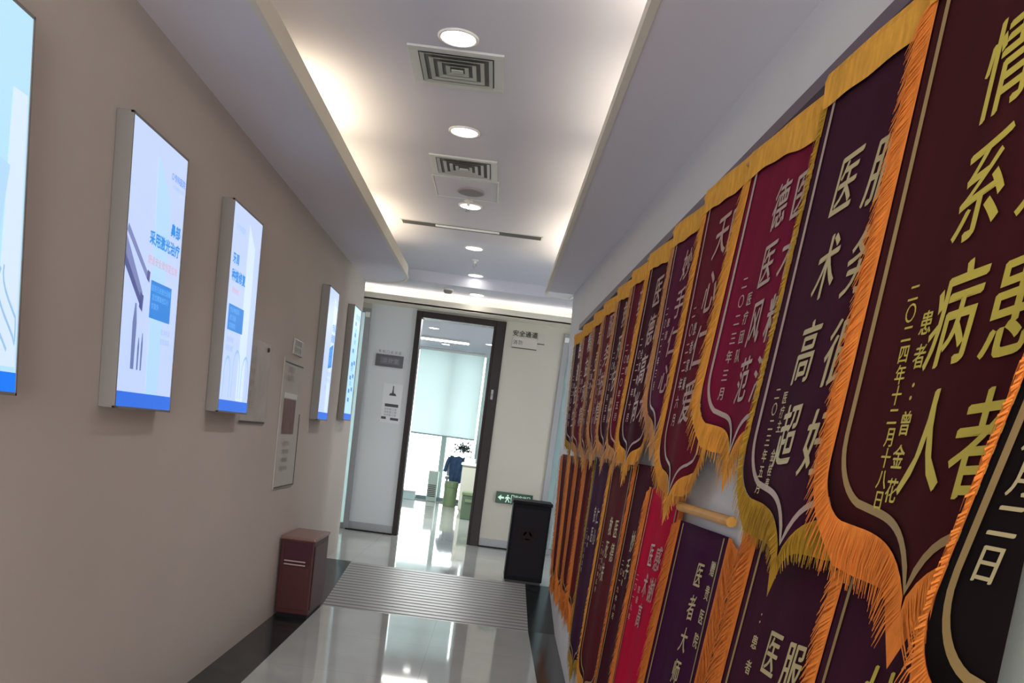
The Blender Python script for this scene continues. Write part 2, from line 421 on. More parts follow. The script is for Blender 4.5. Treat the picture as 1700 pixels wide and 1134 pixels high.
# chair with a navy jacket, and a dark-leaved plant by the window
ch = thing('office_chair', 'grey chair draped with a navy jacket, seen through the doorway', 'chair', (-.55, 14.65, ZR))
gm = mat('grey chair shell', (120, 128, 132), .5); navy = mat('navy cloth', (38, 66, 96), .8, var=.25, scale=20)
mb = MB(); mb.box(-.72, -.38, 14.5, 14.85, -.72, -.67, .02); mb.build('seat', gm, ch)
mb = MB(); mb.box(-.70, -.40, 14.47, 14.50, -.66, -.36, .012); mb.build('backrest', gm, ch)
for sx in (-.69, -.41):
    for sy in (14.53, 14.82):
        mb = MB(); mb.tube([(sx, sy, ZR), (sx, sy, -.715)], .012); mb.build('leg', M['steel'], ch)
jk = thing('jacket', 'navy jacket hanging over the grey chair back beyond the doorway', 'jacket', (-.55, 14.47, -.5))
mb = MB(); n = 14
for side in (-1, 1):
    rows = []
    for i in range(10):
        t = i / 9; z = -.34 - t * (.42 if side < 0 else .30)
        rows.append([(-.55 + (k / n - .5) * (.25 - .05 * t), 14.485 + side * (.03 + .012 * math.sin(k * 1.3 + t * 4)), z + .01 * math.sin(k)) for k in range(n + 1)])
    for i in range(9):
        for k in range(n): mb.quad(rows[i][k], rows[i][k + 1], rows[i + 1][k + 1], rows[i + 1][k])
mb.quad((-.675, 14.455, -.34), (-.425, 14.455, -.34), (-.425, 14.515, -.34), (-.675, 14.515, -.34))
mb.build('body', navy, jk)
for sx, dx in ((-.67, -.06), (-.43, .05)):
    mb = MB(); mb.tube([(sx, 14.43, -.36), (sx + dx * .6, 14.425, -.46), (sx + dx, 14.425, -.60)], .03, 10); mb.build('sleeve', navy, jk)
pt = thing('potted_plant', 'dark leafy plant in a white pot on the left end of the beige cabinet', 'plant', (-.36, 13.6, -.39))
mb = MB(); mb.lathe((-.36, 13.6, -.39), [(.035, 0), (.048, .09), (.052, .10), (.044, .10), (.04, .085)], 20); mb.build('pot', M['white_plastic'], pt)
mb = MB(); mb.tube([(-.36, 13.6, -.30), (-.37, 13.6, -.26), (-.40, 13.6, -.18)], .006); mb.build('stem', mat('brown stem', (70, 58, 46), .7), pt)
mb = MB()
for k in range(220):
    c = Vector((-.45 + random.gauss(0, .065), 13.6 + random.gauss(0, .04), -.19 + random.gauss(0, .034)))
    d = Vector((random.uniform(-1, 1), random.uniform(-1, 1), random.uniform(-.6, .8))).normalized() * .042
    s_ = d.cross(Vector((.3, .2, 1))).normalized() * .015
    mb.add([c - d, c + s_, c + d, c - s_], [(0, 1, 2, 3)])
mb.build('foliage', mat('dark leaves', (58, 70, 72), .5), pt, fix=False)
pl = thing('planter', 'small pale grey planter on the floor at the window, far left of the doorway', 'planter', (-1.28, 14.7, ZR))
mb = MB(); mb.box(-1.37, -1.17, 14.6, 14.8, ZR, ZR + .13, .01); mb.build('body', mat('pale grey ceramic', (176, 196, 198), .4), pl)
mb = MB(); mb.box(-1.38, -1.16, 14.59, 14.81, ZR + .13, ZR + .15, .006); mb.build('rim', M['white_plastic'], pl)
pu = thing('air_purifier', 'slim grey-green upright appliance beside the window post', 'appliance', (-.92, 14.85, ZR))
pum = mat('grey green plastic', (160, 178, 170), .5)
mb = MB(); mb.box(-1.0, -.84, 14.75, 14.95, ZR, ZR + .5, .02); mb.build('body', pum, pu)
mb = MB()
for k in range(7): mb.box(-.98, -.86, 14.745, 14.752, ZR + .08 + k * .03, ZR + .095 + k * .03)
mb.build('grille', M['slot_dark'], pu)
# far room ceiling lights
ll = thing('linear_light', 'long bright bar light on the far room ceiling above the blind', 'light', (-.95, 13.6, ZX))
mb = MB(); mb.box(-1.36, -.55, 13.5, 13.75, ZX - .03, ZX, .004); mb.build('housing', M['white_plastic'], ll)
mb = MB(); mb.box(-1.34, -.57, 13.52, 13.73, ZX - .036, ZX - .03); mb.build('diffuser', M['lamp'], ll)

def downlight(x, y, z, label, group, power=14, e=None, r=.066):
    t = thing('downlight', label, 'light', (x, y, z), group)
    mb = MB(); mb.lathe((x, y, z), [(r + .012, 0), (r + .012, -.004), (r + .004, -.008), (r - .002, -.004), (r - .002, 0)], 32, caps=False); mb.build('trim_ring', M['white_plastic'], t, smooth=True)
    mb = MB(); mb.lathe((x, y, z), [(r, -.001), (r, -.0045)], 32); mb.build('lens', M['lamp'], t)
    l = bpy.data.lights.new('downlight_beam', 'SPOT'); l.energy = power; l.spot_size = math.radians(95); l.spot_blend = .8; l.color = (.98, .97, 1.0); l.shadow_soft_size = .05
    o = bpy.data.objects.new('downlight_beam', l); o.location = (x, y, z - .02); COL.objects.link(o)
GD = 'downlights along the corridor ceiling'
downlight(-.33, 3.64, ZU, 'round white downlight in front of the nearest square ceiling vent, largest of the row', GD)
downlight(-.343, 4.69, ZU, 'round downlight between the two square ceiling vents', GD)
downlight(-.353, 6.12, ZU, 'round downlight just past the grey ceiling speaker', GD)
downlight(-.359, 7.42, ZU, 'round downlight just past the dark slot diffuser', GD)
downlight(-.372, 8.62, ZU, 'small round downlight past the dangling sprinkler, near the ceiling step', GD, 12)
downlight(-.357, 9.08, ZX, 'smallest corridor downlight, on the lowered ceiling before the end cove', GD, 6)
GR = 'downlights in the far room'
downlight(-1.0, 12.4, ZX, 'small round downlight on the far room ceiling in front of the bar light', GR, 15)
downlight(-.95, 14.4, ZX, 'tiny round downlight right above the blind in the far room', GR, 12)
downlight(-.25, 13.6, ZX, 'tiny downlight at the right end of the bar light in the far room', GR, 12)

# square four-way ceiling vents
def vent(xc, yc, half, plate, label, mats):
    t = thing('ceiling_vent', label, 'vent', (xc, yc, ZU), 'square ceiling vents')
    mb = MB(); p = plate
    mb.box(xc - p, xc + p, yc - p, yc + p, ZU - .001, ZU + .0, 0)
    for a, b, h in ((p, half, .008),):
        for (x0, x1, y0, y1) in ((-a, a, -a, -b), (-a, a, b, a), (-a, -b, -b, b), (b, a, -b, b)):
            mb.box(xc + x0, xc + x1, yc + y0, yc + y1, ZU - h, ZU, .002)
    mb.build('frame', mats[0], t)
    mb = MB(); mb.box(xc - half, xc + half, yc - half, yc + half, ZU - .003, ZU - .001); mb.build('backing', mats[1], t)
    mb = MB()
    for k, a in enumerate((half * .97, half * .74, half * .52, half * .31)):
        i = a - half * .11; zt, zb = ZU - .005, ZU - .009
        # sloping square rings
        o = [(-a, -a), (a, -a), (a, a), (-a, a)]; q = [(-i, -i), (i, -i), (i, i), (-i, i)]
        for j in range(4):
            o1, o2, q1, q2 = o[j], o[(j + 1) % 4], q[j], q[(j + 1) % 4]
            mb.quad((xc + o1[0], yc + o1[1], zb), (xc + o2[0], yc + o2[1], zb), (xc + q2[0], yc + q2[1], zt), (xc + q1[0], yc + q1[1], zt))
            mb.quad((xc + o1[0], yc + o1[1], zb - .002), (xc + o2[0], yc + o2[1], zb - .002), (xc + q2[0], yc + q2[1], zt - .002), (xc + q1[0], yc + q1[1], zt - .002))
    mb.box(xc - half * .16, xc + half * .16, yc - half * .10, yc + half * .10, ZU - .014, ZU - .010)
    mb.build('louvre', mats[2], t)
vw = mat('grey white vent enamel', (196, 198, 196), .5); vb = mat('vent shadow backing', (104, 106, 104), .8)
vent(-.345, 3.935, .15, .19, 'square four-way ceiling vent behind the nearest downlight, larger of the two', (vw, vb, mat('greenish grey louvre enamel', (172, 178, 168), .5)))
vent(-.365, 5.29, .15, .185, 'square four-way ceiling vent beside the flush access panel and speaker', (vw, vb, mat('grey louvre enamel', (186, 184, 186), .5)))
ap = thing('access_panel', 'flush white ceiling access panel between the vent and the speaker light', 'panel', (-.365, 5.72, ZU))
mb = MB(); mb.box(-.55, -.18, 5.50, 5.93, ZU - .006, ZU, .002); mb.build('door', M['ceiling'], ap)
mb = MB()
for (x0, x1, y0, y1) in ((-.56, -.17, 5.49, 5.50), (-.56, -.17, 5.93, 5.94), (-.56, -.55, 5.5, 5.93), (-.18, -.17, 5.5, 5.93)): mb.box(x0, x1, y0, y1, ZU - .008, ZU, .001)
mb.build('frame', vw, ap)
sp = thing('ceiling_speaker', 'round grey speaker grille on the white ceiling access panel', 'speaker', (-.34, 5.74, ZU - .006))
mb = MB(); mb.lathe((-.34, 5.74, ZU - .006), [(.085, 0), (.085, -.008), (.075, -.012)], 32); mb.build('rim', mat('grey speaker rim', (150, 146, 150), .5), sp)
mb = MB(); mb.lathe((-.34, 5.74, ZU - .016), [(.074, 0), (.074, -.003), (.04, -.006), (.005, -.007)], 32); mb.build('grille', mat('speaker mesh', (120, 116, 120), .6, var=.3, scale=250), sp)
sd = thing('slot_diffuser', 'long dark linear slot diffuser across the corridor ceiling', 'diffuser', (-.36, 6.78, ZU))
mb = MB(); mb.box(-.87, .15, 6.72, 6.73, ZU - .004, ZU, .001); mb.box(-.87, .15, 6.83, 6.84, ZU - .004, ZU, .001); mb.box(-.875, -.862, 6.72, 6.84, ZU - .004, ZU); mb.box(.142, .155, 6.72, 6.84, ZU - .004, ZU); mb.build('frame', vw, sd)
mb = MB(); mb.box(-.862, .142, 6.73, 6.83, ZU - .006, ZU - .001); mb.build('slot', M['slot_dark'], sd)
mb = MB(); mb.box(-.62, -.16, 6.735, 6.775, ZU - .012, ZU - .006, .001); mb.build('blade', M['white_plastic'], sd)
def sprinkler(x, y, z, label):
    t = thing('sprinkler', label, 'sprinkler', (x, y, z), 'ceiling sprinklers')
    mb = MB(); mb.lathe((x, y, z), [(.03, 0), (.03, -.004), (.012, -.012), (.009, -.03)], 16); mb.build('escutcheon', M['white_plastic'], t)
    mb = MB()
    mb.tube([(x - .008, y, z - .03), (x - .015, y, z - .045), (x - .003, y, z - .06)], .003, 6); mb.tube([(x + .008, y, z - .03), (x + .015, y, z - .045), (x + .003, y, z - .06)], .003, 6)
    mb.lathe((x, y, z - .06), [(.004, 0), (.018, -.003), (.018, -.005)], 12); mb.build('head', M['steel'], t)
sprinkler(-.36, 6.0, ZU, 'small sprinkler head between the ceiling speaker and the third downlight')
sprinkler(-.36, 7.9, ZU, 'small sprinkler head hanging past the fourth downlight')
sk = thing('smoke_detector', 'dark round smoke detector on the lowered ceiling by the end cove', 'detector', (-.633, 8.98, ZX))
mb = MB(); mb.lathe((-.633, 8.98, ZX), [(.05, 0), (.05, -.012)], 24); mb.build('base', M['white_plastic'], sk)
mb = MB(); mb.lathe((-.633, 8.98, ZX - .012), [(.042, 0), (.042, -.015), (.03, -.028), (.01, -.03)], 24); mb.build('cap', mat('dark beige plastic', (140, 128, 120), .5), sk)

# ------------------------------------------------------------------ light boxes on the left wall
face_m = mat('lit pale blue poster film', (188, 206, 250), .4, emit=.5)
face_b = mat('lit cyan poster film', (176, 219, 250), .4, emit=.5)
P = {}
for nm, c in dict(band=(44, 108, 222), band_near=(20, 120, 240), text=(66, 122, 204), heading=(60, 138, 206), text_soft=(150, 176, 226), red=(214, 150, 150), square=(44, 130, 214), sq_line=(110, 180, 240),
                  probe=(120, 130, 178), probe_dark=(78, 86, 140), implant=(104, 120, 170), tooth=(150, 190, 226), white=(208, 226, 255), glow=(174, 212, 254)).items():
    P[nm] = mat('poster ink ' + nm.replace('_', ' '), c, .4, emit=.5)
XF = XL + .052
def lightbox(y0, y1, z0, z1, label, face, band, art):
    t = thing('light_box', label, 'light box', (XL, (y0 + y1) / 2, z0), 'lit poster boxes on the left wall')
    mb = MB()
    f = .008
    mb.box(XL + .001, XF - .004, y0, y1, z0, z1, .003)
    for (a, b, c, d) in ((y0, y1, z0, z0 + f), (y0, y1, z1 - f, z1), (y0, y0 + f, z0, z1), (y1 - f, y1, z0, z1)): mb.box(XF - .008, XF + .002, a, b, c, d, .001)
    mb.build('frame', M['grey_box'], t)
    mb = MB(); mb.box(XF - .006, XF, y0 + f, y1 - f, z0 + f, z1 - f); fo = mb.build('face', face, t)
    W, H = y1 - y0 - 2 * f, z1 - z0 - 2 * f
    def fn(u, v, n=.0012): return (XF + n, y0 + f + u * W, z1 - f - v * H)          # u, v in 0..1 from the top left
    def fm(u, v, n=.0022): return (XF + n, y0 + f + u, z0 + f + v)                   # metres from the lower left
    mb = MB(); mb.quad(fn(0, .945), fn(1, .945), fn(1, 1), fn(0, 1)); mb.build('colour_band', band, fo, fix=False)
    art(fo, fn, fm, W, H)
def poly(parent, name, m, pts_list, fn, n=.0015):
    mb = MB()
    for pts in pts_list: mb.add([fn(u, v, n) for u, v in pts], [tuple(range(len(pts)))])
    return mb.build(name, m, parent, fix=False)
def curve_strip(pts, w):
    L_, R_ = [], []
    for i, (u, v) in enumerate(pts):
        a = pts[max(i - 1, 0)]; b = pts[min(i + 1, len(pts) - 1)]
        dx, dy = b[0] - a[0], b[1] - a[1]; l = math.hypot(dx, dy) or 1
        L_.append((u - dy / l * w, v + dx / l * w)); R_.append((u + dy / l * w, v - dx / l * w))
    return [[L_[i], L_[i + 1], R_[i + 1], R_[i]] for i in range(len(pts) - 1)]
def rows(parent, name, m, items, fm, **k):
    mb = MB()
    for txt, u, v, size, al in items: put_row(mb, txt, u, v, size, fm, align=al, **k)
    return mb.build(name, m, parent, fix=False)
def art_probe(p, fn, fm, W, H):
    poly(p, 'light_sweep', P['glow'], [[(.45, .06), (.72, .2), (.72, .95), (.5, .945)]], fn, .0008)
    rows(p, 'logo_lettering', P['text'], [('○专科医院', W * .95, H * .90, .027, 'r')], fm, bold=.01)
    rows(p, 'logo_subtitle', P['text_soft'], [('关爱健康专业诊疗', W * .95, H * .866, .014, 'r')], fm)
    rows(p, 'heading_lettering', P['heading'], [('鼻部', W * .90, H * .705, .046, 'r'), ('采用激光治疗', W * .91, H * .635, .046, 'r')], fm, bold=.03)
    rows(p, 'subheading_lettering', P['red'], [('舒适安全微创定位准', W * .91, H * .555, .030, 'r')], fm)
    poly(p, 'probe_drawing', P['probe'], [[(.0, .40), (.32, .575), (.30, .63), (.0, .50)], [(.02, .36), (.40, .50), (.38, .52), (.0, .385)]], fn)
    poly(p, 'probe_shading', P['probe_dark'], [[(.0, .465), (.30, .60), (.31, .635), (.0, .505)], [(.28, .575), (.34, .585), (.33, .645), (.27, .63)], [(.38, .485), (.43, .49), (.42, .53), (.375, .52)]], fn, .002)
    poly(p, 'text_block', P['square'], [[(.46, .515), (.86, .515), (.86, .655), (.46, .655)]], fn)
    rows(p, 'block_lettering', P['sq_line'], [('医院引进激光设备', W * .82, H * .458, .022, 'r'), ('定位精准创口小', W * .79, H * .425, .022, 'r'), ('恢复快', W * .60, H * .392, .022, 'r')], fm)
    rows(p, 'footer_lettering', P['text_soft'], [('咨询电话', W * .86, H * .305, .022, 'r'), ('就医指南', W * .86, H * .268, .022, 'r')], fm)
    def spike(u, a, b, w): return [(u - w * .3, a), (u + w * .3, a), (u + w, a + (b - a) * .3), (u + w * .8, b), (u - w * .8, b), (u - w, a + (b - a) * .3)]
    poly(p, 'implant_drawing', P['implant'], [spike(.22, .62, .86, .035), spike(.31, .74, .86, .016), spike(.37, .72, .86, .016)], fn)
def art_tooth(p, fn, fm, W, H):
    poly(p, 'light_sweep', P['white'], [[(.55, .05), (.8, .15), (.8, .945), (.55, .945)]], fn, .0008)
    rows(p, 'logo_lettering', P['text_soft'], [('○专科医院', W * .12, H * .895, .028, 'l')], fm, bold=.006)
    rows(p, 'heading_lettering', P['heading'], [('牙周', W * .12, H * .745, .046, 'l'), ('种植修复', W * .13, H * .665, .052, 'l')], fm, bold=.03)
    rows(p, 'subheading_lettering', P['red'], [('舒适微创', W * .15, H * .595, .026, 'l')], fm)
    poly(p, 'text_block', P['square'], [[(.07, .475), (.58, .475), (.58, .60), (.07, .60)]], fn)
    rows(p, 'block_lettering', P['sq_line'], [('专业种植团队', W * .14, H * .50, .024, 'l'), ('进口设备', W * .14, H * .462, .024, 'l'), ('定期复查', W * .14, H * .424, .024, 'l')], fm)
    rows(p, 'footer_lettering', P['text_soft'], [('咨询热线', W * .1, H * .355, .026, 'l'), ('就医指南', W * .1, H * .312, .026, 'l')], fm)
    st = []
    for c, w, h in ((.18, .10, .20), (.48, .12, .24), (.80, .12, .22)):
        pts = [(c + w * math.cos(math.pi * k / 12), .93 - h * (1 if 0 < k < 12 else .0) * (.55 + .45 * math.sin(math.pi * k / 12))) for k in range(13)]
        st += curve_strip(pts, .008)
    poly(p, 'tooth_drawing', P['tooth'], st, fn)
def art_strands(p, fn, fm, W, H):
    st = []
    for k in range(12):
        pts = [(.45 + .05 * k * .9 + .10 * math.sin(t * .35 + k * .4), .68 + t * .022 + .02 * math.sin(k)) for t in range(10)]
        st += curve_strip([(min(.97, u), v) for u, v in pts], .006)
    poly(p, 'strand_drawing', P['tooth'], st, fn)
    poly(p, 'drape_drawing', P['glow'], [[(.2, .35), (.86, .40), (.80, .58), (.72, .68), (.55, .72), (.2, .66)]], fn)
    poly(p, 'light_sweep', P['white'], [[(.86, .2), (.985, .2), (.985, .93), (.80, .93)]], fn, .0008)
def art_text(p, fn, fm, W, H):
    poly(p, 'light_sweep', P['white'], [[(.6, .05), (.9, .1), (.9, .945), (.6, .945)]], fn, .0008)
    rows(p, 'logo_lettering', P['text_soft'], [('专科医院', W * .9, H * .90, .03, 'r')], fm)
    poly(p, 'text_block', P['square'], [[(.52, .44), (.88, .40), (.88, .58), (.52, .60)]], fn)
    rows(p, 'heading_lettering', P['heading'], [('专科', W * .86, H * .72, .06, 'r'), ('健康', W * .84, H * .64, .06, 'r')], fm, bold=.015)
    rows(p, 'block_lettering', P['sq_line'], [('诊疗', W * .80, H * .53, .06, 'r'), ('服务', W * .80, H * .46, .06, 'r')], fm)
    rows(p, 'footer_lettering', P['text_soft'], [('关爱健康', W * .82, H * .36, .035, 'r'), ('从今开始', W * .8, H * .31, .035, 'r'), ('预约', W * .5, H * .25, .035, 'r')], fm)
def art_icons(p, fn, fm, W, H):
    it = [[(u, v), (u + .2, v + .005), (u + .2, v + .04), (u, v + .035)] for u, v in ((.3, .12), (.35, .22), (.28, .36), (.3, .48), (.62, .46), (.25, .60), (.6, .58), (.22, .72), (.58, .70), (.25, .80))]
    poly(p, 'icon_drawing', P['text'], it, fn)
    rows(p, 'heading_lettering', P['heading'], [('就诊流程', W * .85, H * .92, .05, 'r'), ('挂号', W * .55, H * .80, .04, 'r'), ('检查', W * .55, H * .70, .04, 'r'), ('治疗', W * .5, H * .46, .04, 'r'), ('复诊', W * .5, H * .33, .04, 'r')], fm, bold=.01)
lightbox(1.74, 2.27, -.045, .835, 'nearest lit poster box at the left frame edge, bright cyan with a blue foot band', face_b, P['band_near'], art_strands)
lightbox(2.855, 3.345, -.055, .830, 'lit poster box showing a dark metal probe and a blue text square', face_m, P['band'], art_probe)
lightbox(3.91, 4.375, -.035, .845, 'lit poster box with tooth outlines at its foot, third from the near end', face_m, P['band'], art_tooth)
lightbox(6.10, 6.46, -.022, .855, 'lit poster box with a dark blue text square, just past the clear notice board', face_m, P['band'], art_text)
lightbox(7.13, 7.48, -.002, .880, 'farthest lit poster box, with small dark icons, at the wall end', face_b, P['band'], art_icons)

# notices on the left wall
def wfn(y, z, n=.0): return (XL + n, y, z)
nb = thing('notice_board', 'tall clear acrylic notice board with a red-brown photo card', 'notice board', (XL, 5.5, -.44))
mb = MB(); mb.box(XL + .001, XL + .006, 5.24, 5.76, -.45, .31, .001); mb.build('panel', mat('off white sheet', (188, 180, 172), .4), nb)
for (a, b, c, d) in ((5.26, 5.74, .284, .290), (5.755, 5.762, -.44, .0), (5.26, 5.76, -.443, -.437)):
    mb = MB(); mb.box(XL + .006, XL + .009, a, b, c, d); mb.build('edge_line', M['ink_dark'], nb)
mb = MB(); mb.box(XL + .006, XL + .008, 5.31, 5.62, -.125, .08); pc = mb.build('photo_card', mat('red brown print', (112, 70, 66), .5, var=.35, scale=14), nb)
mb = MB(); mb.box(XL + .006, XL + .008, 5.32, 5.64, .085, .115); mb.build('card_title', M['white_plastic'], nb)
mb = MB()
for k, s_ in enumerate(('温馨提示', '就诊须知')): put_row(mb, s_, 5.36, .25 - k * .05, .04, lambda u, v: (XL + .0085, u, v), adv=1.1)
for k in range(4): put_row(mb, '一二三四'[k] + '请自觉排队', 5.36, -.18 - k * .05, .03, lambda u, v: (XL + .0085, u, v), adv=1.1)
mb.build('lettering', mat('faded ink', (150, 140, 134), .6), nb, fix=False)
ab = thing('poster', 'faint pale poster sheet right beside the tooth light box', 'poster', (XL, 4.7, -.07))
mb = MB(); mb.box(XL + .001, XL + .004, 4.44, 4.95, -.07, .34, .0005); mb.build('sheet', mat('faded poster', (184, 176, 168), .45, var=.10, scale=9), ab)
mb = MB(); mb.box(XL + .004, XL + .008, 4.42, 4.90, -.075, -.066); mb.build('bottom_rail', M['ink_dark'], ab)
mb = MB(); mb.lathe((XL + .004, 4.86, .31), [(.012, 0), (.012, .006), (.006, .009)], 14, 'x'); mb.build('fixing_pin', M['ink_dark'], ab)
mb = MB()
for k in range(6): put_row(mb, ('医护人员', '门诊公示', '值班安排', '主治医师', '护理部', '周一至日')[k], 4.50, .29 - k * .055, .036, lambda u, v: (XL + .0045, u, v), adv=1.15)
mb.build('lettering', mat('faded red ink', (160, 140, 132), .6), ab, fix=False)
cd = thing('door_plate', 'small square printed plate above the clear notice board', 'plate', (XL, 5.55, .34))
mb = MB(); mb.box(XL + .001, XL + .008, 5.43, 5.68, .345, .435, .002); mb.build('plate', mat('pale plate', (188, 180, 174), .4), cd)
mb = MB()
for k in range(2): put_row(mb, ('请勿吸烟', '保持安静')[k], 5.47, .412 - k * .04, .036, lambda u, v: (XL + .0085, u, v), adv=1.25)
mb.build('lettering', M['ink_dark'], cd, fix=False)

# brown bin by the left wall
bb = thing('waste_bin', 'tall red-brown box bin with two silver strips against the left wall', 'bin', (-1.14, 5.82, ZF))
brown = mat('red brown lacquer', (76, 36, 37), .4, spec=.2, var=.08, scale=6); brown2 = mat('dark red brown panel', (66, 26, 38), .42, spec=.2)
x0, x1, y0, y1, zt = -1.238, -1.03, 5.57, 6.06, -.752
mb = MB(); mb.box(x0, x1, y0, y1, ZF + .03, zt - .02, .006); mb.build('body', brown, bb)
mb = MB(); mb.box(x0 + .008, x1 - .008, y0 + .01, y1 - .01, ZF, ZF + .03); mb.build('plinth', M['black'], bb)
mb = MB(); mb.box(x0 - .004, x1 + .008, y0 - .01, y1 + .008, zt - .02, zt, .008); mb.build('lid', mat('pale brown top', (122, 84, 76), .3), bb)
mb = MB(); mb.box(x0 + .025, x1 - .015, y0 - .008, y0, zt - .165, zt - .035, .003); mb.build('flap', brown2, bb)
for k in range(2):
    mb = MB(); mb.box(x0 + .03, x1 - .045, y0 - .014, y0 - .002, zt - .155 - k * .022, zt - .147 - k * .022, .002); mb.build('silver_strip', mat('dull silver', (170, 150, 148), .4, metal=.5), bb)
mb = MB(); mb.box(x0 + .02, x1 - .02, y0 - .006, y0, ZF + .06, zt - .19, .003); mb.build('front_panel', brown, bb)
mb = MB(); mb.box(x1, x1 + .005, y0 + .03, y1 - .03, ZF + .06, zt - .05, .003); mb.build('side_panel', brown, bb)

# black cabinet at the right wall
kb = thing('cabinet', 'black box cabinet with a faint brown emblem at the end of the banners', 'cabinet', (.36, 7.5, ZR))
mb = MB(); mb.box(.215, .525, 7.29, 7.62, ZR + .02, -.48, .008); mb.build('body', M['black'], kb)
mb = MB(); mb.box(.225, .515, 7.30, 7.61, ZR, ZR + .02); mb.build('plinth', M['slot_dark'], kb)
mb = MB(); mb.box(.207, .532, 7.28, 7.63, -.48, -.455, .006); mb.build('top', M['black'], kb)
mb = MB(); mb.box(.235, .505, 7.282, 7.29, ZR + .05, -.51, .004); kd = mb.build('door', mat('black door panel', (27, 25, 31), .5, spec=.12), kb)
mb = MB()
for k in range(3): mb.lathe((.36 + .045 * (k - 1), 7.2805, -.70 - .03 * (k % 2)), [(.035, 0), (.035, -.001)], 18, 'y')
mb.box(.31, .42, 7.2795, 7.2815, -.79, -.755); mb.build('emblem', mat('faint brown emblem', (44, 30, 30), .6, spec=.1), kd)

# ------------------------------------------------------------------ signs on the end wall
def efn(x, z, n=.0): return (x, YE - n, z)
es = thing('exit_sign', 'green exit sign with a white arrow, low on the wall behind the black cabinet', 'sign', (.27, YE, -.6))
mb = MB(); mb.box(.085, .47, YE - .02, YE - .001, -.645, -.525, .004); mb.build('housing', mat('dark grey sign frame', (40, 60, 52), .4), es)
mb = MB(); mb.box(.093, .462, YE - .022, YE - .019, -.638, -.532); mb.build('panel', mat('green sign film', (10, 74, 52), .4, emit=.2), es)
mb = MB(); n_ = .0232
mb.add([efn(x, z, n_) for x, z in ((.105, -.585), (.14, -.555), (.14, -.575), (.17, -.575), (.17, -.595), (.14, -.595), (.14, -.615))], [tuple(range(7))])
for q in (((.20, -.55), (.215, -.55), (.215, -.565), (.20, -.565)), ((.19, -.57), (.222, -.57), (.218, -.60), (.196, -.60)), ((.196, -.60), (.206, -.60), (.196, -.63), (.186, -.63)), ((.21, -.60), (.22, -.60), (.235, -.625), (.225, -.63)), ((.222, -.572), (.24, -.585), (.238, -.593), (.22, -.582)), ((.19, -.572), (.178, -.59), (.184, -.594), (.196, -.58))):
    mb.add([efn(x, z, n_) for x, z in q], [(0, 1, 2, 3)])
for (a, b, c, d) in ((.245, .25, -.632, -.545), (.245, .275, -.55, -.545), (.27, .275, -.632, -.545)): mb.quad(efn(a, c, n_), efn(b, c, n_), efn(b, d, n_), efn(a, d, n_))
put_row(mb, '安全出口', .30, -.566, .042, lambda u, v: efn(u, v, n_), adv=1.0); put_row(mb, 'EXIT', .315, -.612, .034, lambda u, v: efn(u, v, n_), adv=.9)
mb.build('pictogram', mat('lit white print', (205, 240, 220), .5, emit=.4), es, fix=False)
np_ = thing('door_plate', 'dark grey room nameplate on the white panel left of the doorway', 'sign', (-1.19, YE, .62))
mb = MB(); mb.box(-1.325, -1.04, YE - .015, YE - .001, .595, .715, .003); mb.build('plate', mat('dark grey plate', (84, 84, 90), .4), np_)
mb = MB(); mb.box(-1.275, -1.07, YE - .017, YE - .0145, .62, .69, .002); mb.build('inset', mat('mid grey inset', (104, 104, 112), .4), np_)
mb = MB(); put_row(mb, '诊疗室', -1.225, .655, .05, lambda u, v: efn(u, v, .018), adv=1.15); put_row(mb, '专科门诊诊区', -1.29, .745, .03, lambda u, v: efn(u, v, .002), adv=1.4)
mb.build('lettering', M['ink_dark'], np_, fix=False)
mb = MB(); put_row(mb, '诊疗室', -1.225, .655, .05, lambda u, v: efn(u, v, .0185), adv=1.15); mb.build('plate_lettering', mat('pale plate print', (150, 150, 156), .5), np_, fix=False)
po = thing('poster', 'white safety notice with dark icon and text bars left of the doorway', 'poster', (-1.11, YE, .05))
mb = MB(); mb.box(-1.21, -1.01, YE - .004, YE - .001, .03, .43); mb.build('sheet', mat('white sheet', (214, 217, 220), .5), po)
mb = MB()
for q in (((-1.115, .36), (-1.105, .36), (-1.105, .41), (-1.115, .41)), ((-1.15, .31), (-1.07, .31), (-1.085, .335), (-1.135, .335)), ((-1.12, .335), (-1.10, .335), (-1.105, .37), (-1.115, .37))):
    mb.add([efn(x, z, .005) for x, z in q], [(0, 1, 2, 3)])
mb.build('icon', M['ink_dark'], po, fix=False)
for (a, b, c, d) in ((-1.18, -1.04, .195, .225), (-1.205, -1.155, .065, .09), (-1.11, -1.025, .06, .085)):
    mb = MB(); mb.quad(efn(a, c, .005), efn(b, c, .005), efn(b, d, .005), efn(a, d, .005)); mb.build('title_bar', M['ink_dark'], po, fix=False)
mb = MB()
for k in range(3): put_row(mb, '请佩戴口罩', -1.17, .17 - k * .03, .024, lambda u, v: efn(u, v, .005), adv=1.1)
mb.build('lettering', mat('blue grey print', (130, 150, 170), .6), po, fix=False)
ac = thing('acrylic_sign', 'pale sign with dark lettering high on the wall right of the doorway', 'sign', (.2, YE, .95))
mb = MB(); mb.box(.045, .30, YE - .008, YE - .001, .955, 1.055, .002); mb.build('panel', mat('pale sign sheet', (196, 190, 182), .4), ac)
mb = MB(); mb.box(.30, .375, YE - .008, YE - .001, 1.02, 1.11, .002); mb.build('side_panel', mat('pale sign tab', (190, 184, 178), .4), ac)
mb = MB(); put_row(mb, '安全通道', .07, 1.095, .062, lambda u, v: efn(u, v, .003), adv=1.05, bold=.02); put_row(mb, '消防', .075, 1.005, .05, lambda u, v: efn(u, v, .009), adv=1.1); mb.build('lettering', M['ink_dark'], ac, fix=False)
mb = MB(); mb.box(.045, .30, YE - .010, YE - .002, .947, .955); mb.box(.30, .375, YE - .01, YE - .002, 1.012, 1.02); mb.build('bottom_edge', M['ink_dark'], ac)

